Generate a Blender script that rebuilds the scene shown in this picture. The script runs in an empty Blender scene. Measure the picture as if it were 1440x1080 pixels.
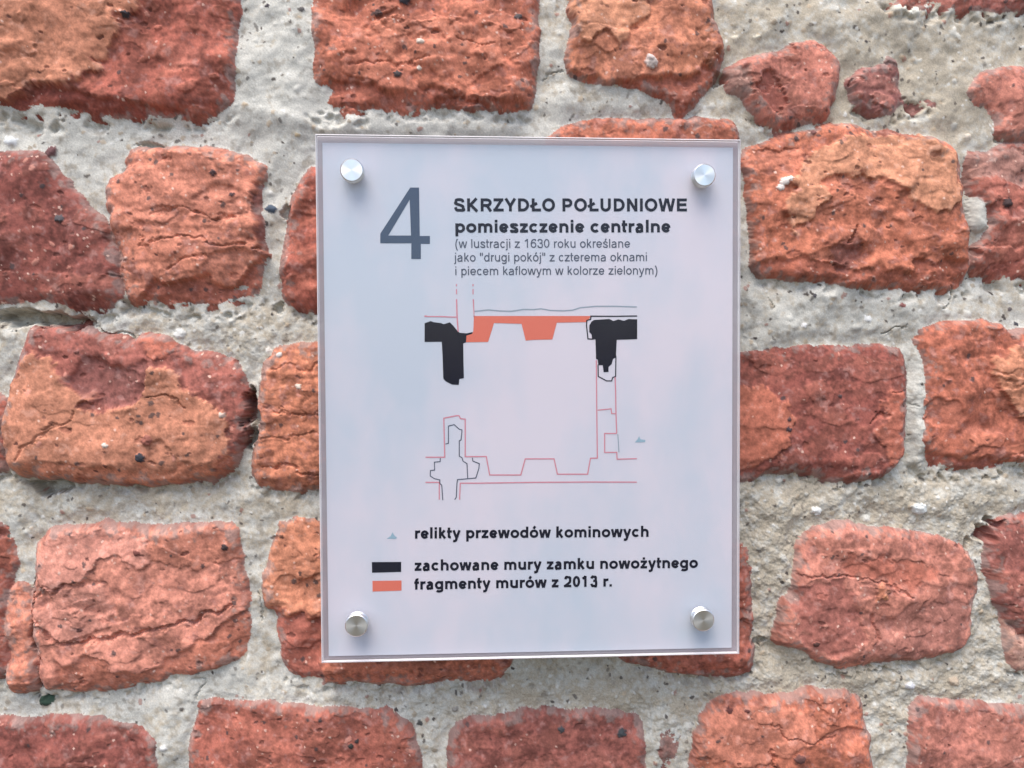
import bpy, math, random
import numpy as np

S = bpy.context.scene
COL = S.collection
rng = np.random.default_rng(7)
random.seed(7)

# ------------------------------------------------------------------ camera
# wall lies in the XZ plane and faces -Y; the sign hangs in front of it, centred on the origin
PLATE_Y = -0.0355                       # front face of the sign
FPX = 1108.70                           # focal length in photo pixels (1440 wide)
M = np.array([[0.99859323, 0.00397735, -0.05287469],
              [-0.00537777, 0.99963779, -0.02636983],
              [0.05275066, 0.02661708, 0.99825292]])
def p2w(v):                             # (right, down, into wall) -> world
    return np.array([v[0], v[2], -v[1]])
CAM = np.array([-0.03646434, PLATE_Y - 0.46416662, 0.02187973])
AX, AY, AZ = p2w(M[0]), p2w(M[1]), p2w(M[2])      # camera right, down, forward in world
cam = bpy.data.cameras.new('camera')
cam.sensor_width = 36.0
cam.lens = 36.0 * FPX / 1440.0
cam.clip_start = 0.01
cam.clip_end = 1000
camo = bpy.data.objects.new('camera', cam)
COL.objects.link(camo)
from mathutils import Matrix
camo.matrix_world = Matrix(((AX[0], -AY[0], -AZ[0], CAM[0]),
                            (AX[1], -AY[1], -AZ[1], CAM[1]),
                            (AX[2], -AY[2], -AZ[2], CAM[2]),
                            (0, 0, 0, 1)))
S.camera = camo

# ------------------------------------------------------------------ light
SUN_EL, SUN_AZ = 66.0, 24.0             # degrees above the horizon, degrees to the left of straight in front
wd = bpy.data.worlds.new('World')
S.world = wd
wd.use_nodes = True
nt = wd.node_tree
bg = nt.nodes['Background']
sky = nt.nodes.new('ShaderNodeTexSky')
sky.sky_type = 'NISHITA'
sky.sun_disc = False
sky.sun_elevation = math.radians(SUN_EL)
sky.sun_rotation = math.radians(180 + SUN_AZ)
sky.dust_density = 3.0
sky.air_density = 1.0
sky.ozone_density = 1.0
# below the horizon the bare sky model is black; the ground there sends light back up
tcw = nt.nodes.new('ShaderNodeTexCoord')
sxyz = nt.nodes.new('ShaderNodeSeparateXYZ')
nt.links.new(tcw.outputs['Generated'], sxyz.inputs[0])
mrw = nt.nodes.new('ShaderNodeMapRange')
mrw.inputs[1].default_value = -0.06
mrw.inputs[2].default_value = 0.04
nt.links.new(sxyz.outputs['Z'], mrw.inputs[0])
mxw = nt.nodes.new('ShaderNodeMix')
mxw.data_type = 'RGBA'
mxw.inputs[6].default_value = (1.0, 0.92, 0.82, 1)
nt.links.new(mrw.outputs[0], mxw.inputs[0])
nt.links.new(sky.outputs[0], mxw.inputs[7])
nt.links.new(mxw.outputs[2], bg.inputs[0])
bg.inputs[1].default_value = 0.10
sd = bpy.data.lights.new('sun', 'SUN')
sd.energy = 1.25
sd.angle = math.radians(46)
sd.color = (1.0, 0.95, 0.88)
so = bpy.data.objects.new('sun', sd)
COL.objects.link(so)
e, a = math.radians(SUN_EL), math.radians(SUN_AZ)
from mathutils import Vector
dirv = Vector((-math.sin(a) * math.cos(e), -math.cos(a) * math.cos(e), math.sin(e)))
so.rotation_euler = dirv.to_track_quat('Z', 'Y').to_euler()
S.view_settings.view_transform = 'Standard'
S.view_settings.look = 'None'
S.view_settings.gamma = 1
S.view_settings.use_curve_mapping = False
S.view_settings.exposure = 1.36

# ------------------------------------------------------------------ helpers
def at(px, py, Y):                      # photo pixel -> point on the plane y = Y
    d = AX * ((px - 720) / FPX) + AY * ((py - 540) / FPX) + AZ
    t = (Y - CAM[1]) / d[1]
    return CAM + d * t

def mat(name):
    m = bpy.data.materials.new(name)
    m.use_nodes = True
    n = m.node_tree.nodes
    n.clear()
    return m, m.node_tree, n.new('ShaderNodeOutputMaterial')

def principled(name, col, rough=0.5, metal=0.0, noise=None, bump=0.0, scale=400, spec=0.5):
    m, t, out = mat(name)
    p = t.nodes.new('ShaderNodeBsdfPrincipled')
    p.inputs['Base Color'].default_value = (*col, 1)
    p.inputs['Roughness'].default_value = rough
    p.inputs['Metallic'].default_value = metal
    p.inputs['Specular IOR Level'].default_value = spec
    t.links.new(p.outputs[0], out.inputs[0])
    if noise:
        tc = t.nodes.new('ShaderNodeTexCoord')
        nz = t.nodes.new('ShaderNodeTexNoise')
        nz.inputs['Scale'].default_value = scale
        nz.inputs['Detail'].default_value = 4
        t.links.new(tc.outputs['Object'], nz.inputs['Vector'])
        mx = t.nodes.new('ShaderNodeMix')
        mx.data_type = 'RGBA'
        t.links.new(nz.outputs[0], mx.inputs[0])
        mx.inputs[6].default_value = (*col, 1)
        mx.inputs[7].default_value = (*noise, 1)
        t.links.new(mx.outputs[2], p.inputs['Base Color'])
        if bump:
            b = t.nodes.new('ShaderNodeBump')
            b.inputs['Strength'].default_value = bump
            b.inputs['Distance'].default_value = 0.0003
            t.links.new(nz.outputs[0], b.inputs['Height'])
            t.links.new(b.outputs[0], p.inputs['Normal'])
    return m

def empty(name, loc, label, cat):
    o = bpy.data.objects.new(name, None)
    o.empty_display_size = 0.02
    o.location = loc
    COL.objects.link(o)
    o['label'] = label
    o['category'] = cat
    return o

def link(name, me, m, parent):
    me.name = name
    for x in (m if isinstance(m, (list, tuple)) else [m]):
        me.materials.append(x)
    o = bpy.data.objects.new(name, me)
    COL.objects.link(o)
    if parent:
        o.parent = parent
        pl = Vector((0, 0, 0))
        q = parent
        while q:
            pl += q.location
            q = q.parent
        o.location = -pl                # mesh data is written in world coordinates
    return o

# ------------------------------------------------------------------ masonry
STEP = 0.00052
X0, X1, Z0, Z1 = -0.475, 0.44, -0.335, 0.375
NX, NZ = int((X1 - X0) / STEP), int((Z1 - Z0) / STEP)
xs = np.linspace(X0, X1, NX)
zs = np.linspace(Z1, Z0, NZ)            # row 0 is the top
GX, GZ = np.meshgrid(xs, zs)
GX = GX.astype(np.float32)
GZ = GZ.astype(np.float32)
fx = np.fft.rfftfreq(NX, STEP * 1000)   # cycles per mm
fz = np.fft.fftfreq(NZ, STEP * 1000)
FX, FZ = np.meshgrid(fx, fz)

def field(lo, hi, beta, ax=1.0, az=1.0, ang=0.0):
    """random field: wavelengths lo..hi mm, power slope beta, stretched by ax / az"""
    c, s = math.cos(ang), math.sin(ang)
    f = np.sqrt(((c * FX + s * FZ) * ax) ** 2 + ((-s * FX + c * FZ) * az) ** 2) + 1e-9
    amp = f ** (-beta / 2.0) / (1 + (1.0 / (f * hi)) ** 4) / (1 + (f * lo) ** 4)
    sp = np.fft.rfft2(rng.standard_normal((NZ, NX))) * amp
    sp[0, 0] = 0
    r = np.fft.irfft2(sp, s=(NZ, NX)).astype(np.float32)
    return r / r.std()

A = field(12, 70, 4.2)                  # broad undulation
B = field(3.5, 24, 4.2)                 # lumps
C = field(1.2, 6, 3.0)                  # roughness
D = field(0.9, 2.2, 1.0)                # sand
ST = field(2.0, 14, 4.0, ax=4.5)        # bedding planes
ST2 = field(2.5, 20, 4.0, ax=2.6, ang=0.18)
FL = field(3.5, 45, 4.4, ax=1.8)        # flaking
FM = field(3.0, 30, 4.4, ax=1.6, ang=-0.2)
W1 = field(6, 26, 3.8)
W2 = field(6, 26, 3.8)
W3 = field(1.2, 4, 3.0)
W4 = field(1.2, 4, 3.0)
K1 = field(4, 60, 3.4)
K2 = field(1.5, 12, 3.0)
K3 = field(2, 25, 3.2)
K4 = field(0.9, 3, 1.2)
V = np.abs(field(2.0, 30, 3.6, ax=1.5)) # thin creases where it nears zero
WX = GX + (0.0006 * W1 + .00012 * W3).astype(np.float32)
WZ = GZ + (0.0006 * W2 + .00012 * W4).astype(np.float32)
WXf = GX + (0.0014 * W2 + 0.0003 * W3).astype(np.float32)   # stronger warp for flakes
WZf = GZ + (0.0013 * W1 + 0.0003 * W4).astype(np.float32)

def smooth(a, b, x):
    t = np.clip((x - a) / (b - a), 0, 1)
    return t * t * (3 - 2 * t)

def window(P, pad):
    x0, x1 = P[:, 0].min() - pad, P[:, 0].max() + pad
    z0, z1 = P[:, 1].min() - pad, P[:, 1].max() + pad
    i0 = max(0, int((x0 - X0) / STEP)); i1 = min(NX, int((x1 - X0) / STEP) + 2)
    j0 = max(0, int((Z1 - z1) / STEP)); j1 = min(NZ, int((Z1 - z0) / STEP) + 2)
    return slice(j0, j1), slice(i0, i1)

def sdf(P, x, z):
    """signed distance (inside positive) to polygon P, metres"""
    d = np.full(x.shape, 1e9, np.float32)
    ins = np.zeros(x.shape, bool)
    n = len(P)
    for i in range(n):
        ax_, az_ = P[i]
        bx, bz = P[(i + 1) % n]
        ex, ez = bx - ax_, bz - az_
        L = ex * ex + ez * ez + 1e-12
        t = np.clip(((x - ax_) * ex + (z - az_) * ez) / L, 0, 1)
        d = np.minimum(d, (x - ax_ - t * ex) ** 2 + (z - az_ - t * ez) ** 2)
        if az_ != bz:
            c = ((az_ > z) != (bz > z)) & (x < ex * (z - az_) / (bz - az_) + ax_)
            ins ^= c
    d = np.sqrt(d)
    return np.where(ins, d, -d)

def line_dist(P, x, z):
    d = np.full(x.shape, 1e9, np.float32)
    for i in range(len(P) - 1):
        ax_, az_ = P[i]
        bx, bz = P[i + 1]
        ex, ez = bx - ax_, bz - az_
        L = ex * ex + ez * ez + 1e-12
        t = np.clip(((x - ax_) * ex + (z - az_) * ez) / L, 0, 1)
        d = np.minimum(d, (x - ax_ - t * ex) ** 2 + (z - az_ - t * ez) ** 2)
    return np.sqrt(d)

def poly(pts, Y=-0.007):
    q = [at(x, y, Y) for x, y in pts]
    return np.array([(v[0], v[2]) for v in q])

def corner_round(P, it=1):
    for _ in range(it):
        Q = np.roll(P, -1, 0)
        P = np.stack([0.85 * P + 0.15 * Q, 0.15 * P + 0.85 * Q], 1).reshape(-1, 2)
    return P

# base colours (reflectance)
ORANGE = np.array((0.545, 0.188, 0.108))
RED = np.array((0.385, 0.114, 0.078))
DEEP = np.array((0.205, 0.045, 0.031))
PURPLE = np.array((0.265, 0.104, 0.090))
TAN = np.array((0.570, 0.265, 0.155))
SALMON = np.array((0.640, 0.282, 0.212))
LIME = np.array((0.545, 0.532, 0.480))
BEIGE = np.array((0.440, 0.385, 0.300))
GREYM = np.array((0.300, 0.270, 0.225))

# name: outline in photo pixels, height mm, edge radius mm, colour, roughness, flake, bedding
BR = {
 'a1': ([(-130,-75),(338,-75),(336,0),(331,60),(328,120),(322,145),(305,163),(270,165),(235,164),(150,168),(60,168),(-130,160)], 9, 6, RED, .7, .8, .3),
 'a2': ([(437,-75),(439,60),(440,100),(443,150),(455,162),(490,164),(540,160),(580,155),(620,150),(680,152),(735,158),(748,140),(755,100),(757,40),(755,-75)], 9, 6, ORANGE*.55+RED*.45, 1.1, 1, .3),
 'a3': ([(803,-75),(803,0),(805,40),(796,80),(795,100),(820,115),(850,122),(900,128),(940,140),(950,165),(968,165),(975,150),(990,130),(1010,105),(1020,80),(1018,60),(1000,10),(998,-75)], 11, 6, ORANGE*.7+TAN*.3, .8, .7, .3),
 'a4': ([(1020,100),(1040,85),(1080,72),(1110,60),(1150,53),(1165,58),(1180,75),(1184,100),(1175,140),(1170,160),(1150,165),(1120,172),(1095,178),(1075,165),(1050,135),(1025,120)], 8, 8, RED*.6+SALMON*.4, .7, .5, 0),
 'a5': ([(1196,112),(1212,96),(1250,90),(1258,74),(1272,78),(1274,120),(1286,142),(1264,158),(1235,156),(1206,140)], 6.5, 6, PURPLE*1.05, 1, 1, 0),
 'a6': ([(1280,140),(1300,135),(1325,133),(1318,146),(1290,152)], 4.2, 4, PURPLE, 1, .4, 0),
 'a7': ([(1362,125),(1390,95),(1420,88),(1600,92),(1600,200),(1440,195),(1415,188),(1405,160),(1375,140)], 6, 8, RED*.5+SALMON*.5, .7, .5, 0),
 'a8': ([(1240,-75),(1252,2),(1285,10),(1308,17),(1318,9),(1350,14),(1400,16),(1470,5),(1600,-75)], 5, 6, PURPLE*.5+RED*.5, .8, .6, 0),
 'b0': ([(-130,205),(0,208),(30,212),(55,215),(75,235),(95,265),(120,290),(140,310),(155,340),(165,380),(165,425),(150,440),(110,445),(90,436),(50,428),(20,432),(-130,435)], 6.5, 9, RED*.15+PURPLE*.4+DEEP*.45, .8, .5, .1),
 'b1': ([(146,255),(160,245),(176,238),(172,220),(180,206),(210,204),(250,206),(300,209),(340,217),(370,228),(372,250),(366,290),(370,330),(375,362),(366,395),(360,422),(330,436),(290,438),(240,436),(195,431),(175,424),(170,400),(165,365),(152,320),(150,285)], 10, 7, ORANGE*.7+SALMON*.3, .8, .7, .6),
 'b2': ([(441,232),(425,245),(415,260),(408,285),(405,310),(402,330),(395,370),(396,400),(397,430),(420,437),(445,446),(740,446),(740,236)], 8, 7, RED, .8, .7, .3),
 'b3': ([(763,194),(790,173),(830,161),(860,162),(900,165),(940,168),(970,165),(1000,164),(1030,168),(1042,185),(1040,230),(1036,400),(770,400)], 8, 6, ORANGE*.6+RED*.4, .9, .7, .3),
 'b4': ([(1048,205),(1075,195),(1100,185),(1140,175),(1170,167),(1200,170),(1250,178),(1300,188),(1340,200),(1354,215),(1358,250),(1356,290),(1362,340),(1366,380),(1360,405),(1345,413),(1300,410),(1250,408),(1215,405),(1170,397),(1130,394),(1070,390),(1062,380),(1063,340),(1058,300),(1055,260),(1048,230)], 11, 7, ORANGE*.8+RED*.2, .8, .9, .3),
 'b5': ([(1364,215),(1400,205),(1440,198),(1600,195),(1600,402),(1440,402),(1400,395),(1375,388),(1368,370),(1372,350),(1385,335),(1392,310),(1385,290),(1370,270),(1363,250)], 8, 8, RED*.7+PURPLE*.3, .9, .8, .3),
 'c0': ([(-130,540),(0,550),(3,640),(2,665),(-130,680)], 6, 6, RED, .8, .6, .2),
 'c1': ([(25,505),(30,470),(36,458),(60,458),(100,455),(130,462),(160,470),(185,480),(195,467),(230,472),(250,487),(275,495),(320,500),(335,510),(345,525),(347,560),(345,600),(338,630),(325,660),(300,672),(270,680),(220,682),(170,680),(120,678),(60,672),(30,668),(10,655),(4,620),(6,580),(10,540),(18,515)], 11, 7, RED*.55+PURPLE*.45, .65, .4, .3),
 'c2': ([(385,488),(410,484),(450,482),(760,482),(760,690),(450,690),(420,693),(380,690),(358,680),(353,655),(358,630),(366,600),(362,575),(365,545),(370,515)], 9, 7, ORANGE*.75+TAN*.25, .7, .5, .9),
 'c3': ([(800,495),(1041,490),(1100,485),(1130,482),(1200,480),(1250,481),(1272,490),(1280,505),(1283,530),(1278,560),(1275,600),(1276,640),(1262,655),(1240,672),(1200,680),(1170,678),(1140,668),(1120,662),(1090,668),(1060,677),(800,682)], 7, 7, RED*.25+DEEP*.42+PURPLE*.33, .55, .5, .1),
 'c4': ([(1290,462),(1320,453),(1360,450),(1400,453),(1440,466),(1600,480),(1600,665),(1440,662),(1390,664),(1330,665),(1297,668),(1298,640),(1300,600),(1303,560),(1301,520),(1295,490)], 9, 7, ORANGE*.5+RED*.5, .9, .9, .2),
 'd0': ([(-130,730),(10,738),(17,760),(19,800),(8,820),(3,850),(8,900),(10,955),(-130,960)], 6, 6, RED*.8, .8, .6, .2),
 'd1': ([(45,770),(60,750),(90,745),(130,742),(150,738),(200,745),(260,742),(300,738),(325,738),(333,750),(340,790),(345,830),(350,870),(352,905),(345,925),(300,942),(260,955),(200,970),(160,978),(80,980),(60,975),(52,950),(49,910),(42,870),(42,830),(46,800)], 9, 6, ORANGE*.25+RED*.15+SALMON*.6, .8, .6, .1),
 'd2': ([(5,830),(20,820),(37,828),(39,870),(43,900),(47,950),(46,977),(18,982),(8,970),(10,930),(4,890),(3,855)], 8, 5, ORANGE*.7+SALMON*.3, .6, .4, 0),
 'd3': ([(385,735),(405,728),(430,730),(450,735),(715,740),(718,900),(718,930),(708,955),(690,966),(640,966),(560,965),(500,962),(440,965),(400,955),(390,930),(388,900),(385,880),(375,860),(368,830),(370,800),(375,770)], 8, 7, ORANGE*.5+RED*.5, .9, .7, .3),
 'd4': ([(870,740),(1043,745),(1057,755),(1061,800),(1058,830),(1062,880),(1063,920),(1060,945),(1040,955),(1000,955),(960,950),(920,945),(890,935),(872,925)], 8, 6, RED*.9+ORANGE*.1, .9, .6, .2),
 'd5': ([(1145,745),(1170,738),(1200,735),(1230,745),(1280,745),(1330,752),(1360,765),(1380,790),(1385,820),(1375,850),(1372,890),(1365,910),(1340,925),(1300,935),(1260,938),(1220,942),(1190,948),(1160,935),(1130,915),(1095,908),(1098,890),(1102,850),(1120,835),(1125,800),(1125,770)], 9, 9, RED*.25+ORANGE*.1+PURPLE*.2+SALMON*.45, .75, .6, 0),
 'd6': ([(1392,770),(1402,742),(1420,727),(1600,715),(1600,900),(1440,893),(1420,875),(1410,850),(1398,810)], 8, 9, PURPLE*.6+RED*.4, .8, .6, 0),
 'd7': ([(1416,862),(1440,900),(1600,905),(1600,960),(1440,950),(1420,925)], 5, 8, SALMON*.5+BEIGE*.4, .8, .4, 0),
 'e0': ([(-130,1012),(30,1018),(90,1012),(120,1015),(160,1020),(195,1030),(215,1040),(218,1100),(218,1215),(-130,1215)], 6, 6, RED*.2+PURPLE*.42+DEEP*.38, .7, .5, .2),
 'e1': ([(262,1050),(270,1010),(275,992),(310,990),(370,992),(420,998),(480,1000),(530,1000),(560,1010),(575,1030),(590,1060),(592,1215),(260,1215)], 7, 6, RED*.7+ORANGE*.1+PURPLE*.2, .7, .4, .1),
 'e2': ([(630,1060),(640,1030),(660,1012),(690,1015),(720,1005),(780,1003),(850,1002),(880,1010),(900,1015),(910,1040),(912,1215),(625,1215)], 7, 6, RED*.35+PURPLE*.5+DEEP*.15, .7, .4, .1),
 'e3': ([(975,1060),(990,1010),(1010,985),(1040,980),(1080,985),(1120,982),(1170,975),(1195,978),(1215,985),(1222,1020),(1225,1060),(1235,1215),(968,1215)], 8, 6, ORANGE*.6+RED*.4, .8, .7, .1),
 'e4': ([(1285,1000),(1300,988),(1340,990),(1400,995),(1440,1002),(1600,1010),(1600,1215),(1282,1215)], 7, 6, RED*.4+SALMON*.35+PURPLE*.25, .7, .5, .1),
 'e5': ([(926,1040),(945,1020),(962,1030),(962,1100),(955,1215),(928,1215)], 1.6, 6, PURPLE*.8+BEIGE*.2, .8, .4, 0),
}
# the wall goes on beyond the frame
RR = random.Random(3)
def outside(x0, y0, x1, y1):
    j = lambda v: v + RR.uniform(-9, 9)
    p = []
    for (ax_, ay_), (bx, by) in (((x0,y0),(x1,y0)), ((x1,y0),(x1,y1)), ((x1,y1),(x0,y1)), ((x0,y1),(x0,y0))):
        for t in (0.06, 0.35, 0.65, 0.94):
            p.append((j(ax_ + (bx - ax_) * t), j(ay_ + (by - ay_) * t)))
    c = [ORANGE, RED, RED*.6+PURPLE*.4, ORANGE*.5+RED*.5][RR.randrange(4)]
    BR['x%d' % len(BR)] = (p, RR.uniform(6, 10), RR.uniform(6, 8), c, .9, .8, RR.uniform(0, .6))
for y0, y1, off in ((-330,-110,0), (1255,1470,60)):
    x = -420 + off
    while x < 1850:
        w = RR.uniform(250, 340)
        outside(x, y0, x + w, y1); x += w + RR.uniform(45, 70)
for y0, y1 in ((-75,165),(205,435),(500,680),(738,960),(1014,1215)):
    outside(-480, y0, -175, y1)
for y0, y1 in ((-75,180),(200,400),(480,662),(725,940),(1005,1210)):
    outside(1645, y0, 1940, y1)

# broken layers: brick, outline, offset mm, colour or None, blend, edge mm
PATCH = [
 ('a1', [(-130,-75),(190,-75),(192,5),(170,25),(165,50),(150,75),(125,80),(140,92),(105,108),(85,118),(60,112),(25,118),(5,132),(-130,135)], 2.6, TAN*.8+ORANGE*.2, .72, .5),
 ('a1', [(-130,137),(10,132),(25,122),(60,114),(95,122),(130,133),(200,143),(250,152),(240,175),(-130,180)], -3.0, DEEP*.7+RED*.3, .9, 1.2),
 ('a2', [(450,110),(520,118),(560,128),(600,118),(650,130),(740,140),(760,190),(430,190),(430,130)], -3.0, RED, .5, 1.6),
 ('a2', [(520,30),(600,22),(700,40),(710,90),(650,118),(600,92),(540,80)], 1.3, ORANGE*.8+SALMON*.2, .7, .7),
 ('a3', [(800,-10),(860,-10),(918,-10),(912,25),(892,45),(872,62),(850,46),(828,60),(815,50)], 2.6, TAN, .72, .5),
 ('a3', [(790,92),(835,105),(870,112),(940,112),(985,100),(1012,70),(1050,60),(1030,200),(790,200)], -4.0, RED*.7+DEEP*.3, .7, 1.5),
 ('a4', [(1062,110),(1085,98),(1102,112),(1112,140),(1100,158),(1078,140)], -2.0, RED*.7+PURPLE*.3, .8, .8),
 ('a4', [(1015,95),(1055,85),(1060,130),(1040,150)], -2.0, PURPLE*.7+BEIGE*.3, .8, 1.5),
 ('b1', [(200,402),(222,392),(248,398),(265,388),(285,384),(310,398),(335,394),(352,375),(385,350),(385,445),(180,445),(184,424)], -4.5, RED*.8+DEEP*.2, .6, .8),
 ('b1', [(352,255),(385,240),(385,350),(358,350)], -5.0, PURPLE*.8, .8, 1.0),
 ('b1', [(170,230),(240,215),(330,222),(352,255),(345,300),(300,300),(230,312),(160,300)], 1.2, ORANGE*.6+SALMON*.4, .6, .8),
 ('b4', [(1145,215),(1200,185),(1300,190),(1348,215),(1352,280),(1325,302),(1290,287),(1260,258),(1205,245),(1160,250),(1163,272),(1148,300),(1118,325),(1106,282),(1122,240)], 2.4, TAN, .85, .5),
 ('b4', [(1055,370),(1120,360),(1185,375),(1260,378),(1375,360),(1375,430),(1050,430)], -2.6, RED*.6+ORANGE*.2+DEEP*.2, .6, 1.6),
 ('b4', [(1170,350),(1200,325),(1215,345),(1195,385),(1175,385)], -1.2, PURPLE*.8, .7, .8),
 ('b5', [(1355,210),(1440,205),(1600,205),(1600,245),(1440,258),(1395,245),(1362,262)], -1.5, PURPLE*.8+BEIGE*.3, .7, 1.5),
 ('c1', [(0,560),(15,525),(38,497),(65,500),(82,530),(95,546),(130,550),(135,560),(112,574),(135,580),(165,577),(187,571),(201,555),(207,520),(228,515),(250,525),(262,545),(290,560),(322,578),(320,640),(300,668),(200,690),(30,690),(-10,640)], 2.6, TAN*.75+ORANGE*.25, .72, .5),
 ('c1', [(85,532),(120,505),(160,515),(203,507),(208,540),(192,568),(170,577),(140,570),(97,545)], -2.2, PURPLE*.9, .7, 1.5),
 ('c1', [(40,650),(130,655),(220,662),(300,650),(330,630),(340,700),(20,700)], -1.6, ORANGE*.9, .6, 2.5),
 ('c1', [(195,462),(250,470),(245,498),(215,502),(195,492)], 1.2, ORANGE*.4+RED*.6, .7, .7),
 ('c3', [(790,535),(1041,538),(1080,545),(1110,560),(1119,600),(1110,628),(1085,652),(1041,665),(790,670)], 1.8, RED*.45+ORANGE*.55, .8, .5),
 ('c3', [(1255,550),(1275,548),(1275,655),(1255,660),(1235,610)], 1.4, ORANGE*.5+RED*.5, .6, .5),
 ('c4', [(1395,505),(1440,485),(1600,485),(1600,590),(1440,588),(1420,562),(1405,540)], 2.8, TAN*.7+ORANGE*.3, .85, .5),
 ('c4', [(1290,640),(1380,648),(1600,645),(1600,700),(1290,700)], -3, RED*.8+DEEP*.2, .6, 1.5),
 ('d1', [(46,775),(68,748),(140,743),(205,760),(217,790),(200,802),(172,786),(147,785),(112,815),(86,822),(56,840)], 1.9, SALMON, .75, .4),
 ('d1', [(50,858),(70,836),(100,828),(150,826),(154,848),(162,880),(122,897),(78,902),(50,878)], 1.6, SALMON*.9, .7, .4),
 ('d1', [(205,745),(330,742),(338,790),(250,800),(215,790)], 1.0, ORANGE*.7+SALMON*.3, .6, .5),
 ('d1', [(78,935),(150,928),(162,952),(210,948),(240,925),(290,900),(330,860),(370,850),(360,990),(60,1000)], -2.6, ORANGE*.6+RED*.4, .6, .6),
 ('d3', [(365,858),(400,872),(450,870),(450,990),(370,990)], -3.5, RED*.7+PURPLE*.3, .8, 1.2),
 ('d3', [(365,735),(450,730),(460,860),(400,868),(365,840)], .8, TAN*.6+ORANGE*.4, .8, .6),
 ('d5', [(1100,830),(1190,815),(1212,860),(1222,900),(1180,930),(1140,915),(1128,880)], -1.4, PURPLE*.6+RED*.4, .75, .9),
 ('d5', [(1190,780),(1290,790),(1330,812),(1280,832),(1240,815),(1195,812)], -1.2, RED*.8+ORANGE*.2, .7, .8),
 ('d5', [(1230,822),(1258,828),(1252,840),(1238,848)], 1.8, ORANGE*.7+TAN*.3, .9, .4),
 ('d5', [(1235,880),(1300,850),(1372,850),(1365,910),(1250,940),(1232,910)], -.9, PURPLE*.5+SALMON*.3, .6, 1.2),
 ('e3', [(985,1005),(1080,990),(1150,1010),(1140,1050),(1060,1080),(985,1070)], 1.2, ORANGE*.6+SALMON*.4, .6, .5),
]
# grooves and cracks: line, half width mm, depth mm
GROOVE = [
 ([(46,880),(65,896),(85,906),(120,907),(170,897),(240,884),(290,870),(322,852)], 1.5, 2.6),
 ([(44,845),(62,830),(100,822)], 1.0, 1.4),
 ([(38,820),(41,870),(46,920),(50,975)], 0.8, 5),
 ([(1125,813),(1190,812),(1230,818),(1262,826),(1285,845)], 0.9, 1.6),
 ([(1228,868),(1238,885),(1236,905)], 1.6, 2.2),
 ([(1228,592),(1250,580)], 0.9, 1.8), ([(1260,553),(1282,548)], .7, 1.2),
 ([(1190,338),(1200,322)], 1.2, 2.4), ([(210,560),(232,552),(245,558),(262,572)], .8, 1.6),
 ([(70,600),(95,590),(104,575)], .9, 1.3), ([(30,640),(60,615),(80,600)], 1.2, 1.2),
 ([(610,140),(640,138),(690,145)], 2.2, 3.0), ([(640,50),(690,60)], .7, 1), ([(500,80),(560,88),(600,80)], .8, 1),
 ([(1345,402),(1344,420),(1340,432)], .5, 2), ([(1085,400),(1090,435)], .5, 1.6), ([(1248,470),(1270,462),(1290,452)], .6, 2.5),
 ([(1274,570),(1300,571)], .5, 1.6), ([(762,100),(790,95)], .5, 1.5), ([(270,985),(274,965)], .7, 1.5),
 ([(20,458),(70,452),(130,458),(180,474)], .7, 2.2), ([(360,840),(366,880)], .7, 2),
 ([(1085,1020),(1130,1045),(1180,1040)], .8, 1.5), ([(1082,1060),(1096,1085)], .9, 2.2),
 ([(240,380),(262,366),(290,360)], .8, 1.2), ([(215,300),(260,296),(330,306)], .8, 1.0), ([(190,340),(260,334),(340,345)], .9, 1.2),
 ([(380,520),(450,512)], .9, 1), ([(372,575),(450,584)], .9, 1.2), ([(368,618),(450,612)], .8, .9), ([(370,655),(450,668)], .9, 1.4),
]
# deep holes: centre, radii px, depth mm
HOLE = [(353,572,6,26,16), (352,618,7,14,12), (38,446,46,11,17), (98,452,26,8,12), (1385,752,14,12,12), (1404,734,12,6,8), (66,684,26,9,11), (1365,770,6,14,5),
        (210,204,18,5,4), (398,296,5,8,5), (1010,112,8,10,6), (1197,116,3,5,3), (1368,355,5,9,5), (390,430,8,8,5), (1070,905,6,8,5)]
# mortar standing proud (or lower): centre, radii px, mm
MORT = [(385,90,80,140,3.8),(200,188,260,18,-0.8),(560,175,200,20,3.2),(860,140,110,26,4.0),(780,60,24,80,3.0),(330,330,20,150,2.0),
        (1200,30,250,50,3.0),(1330,140,140,50,2.0),(1290,570,13,110,5.5),(1200,435,220,38,3.5),(1375,300,18,42,5.0),(240,470,200,30,1.5),
        (1080,830,40,140,.5),(1250,700,260,26,2.0),(600,985,420,34,1.5),(1255,1020,26,70,1.0),(240,1040,24,60,2.4),(610,1060,24,60,1.4),
        (360,760,24,110,1.0),(30,760,24,60,2.0),(150,710,180,28,.5),(1180,960,220,30,.8),(10,480,30,40,1.0)]

H = (0.9 * A + 0.34 * B + 0.085 * C + 0.06 * D - 0.2).astype(np.float32)
XN = (GX - X0) / (X1 - X0)
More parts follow.
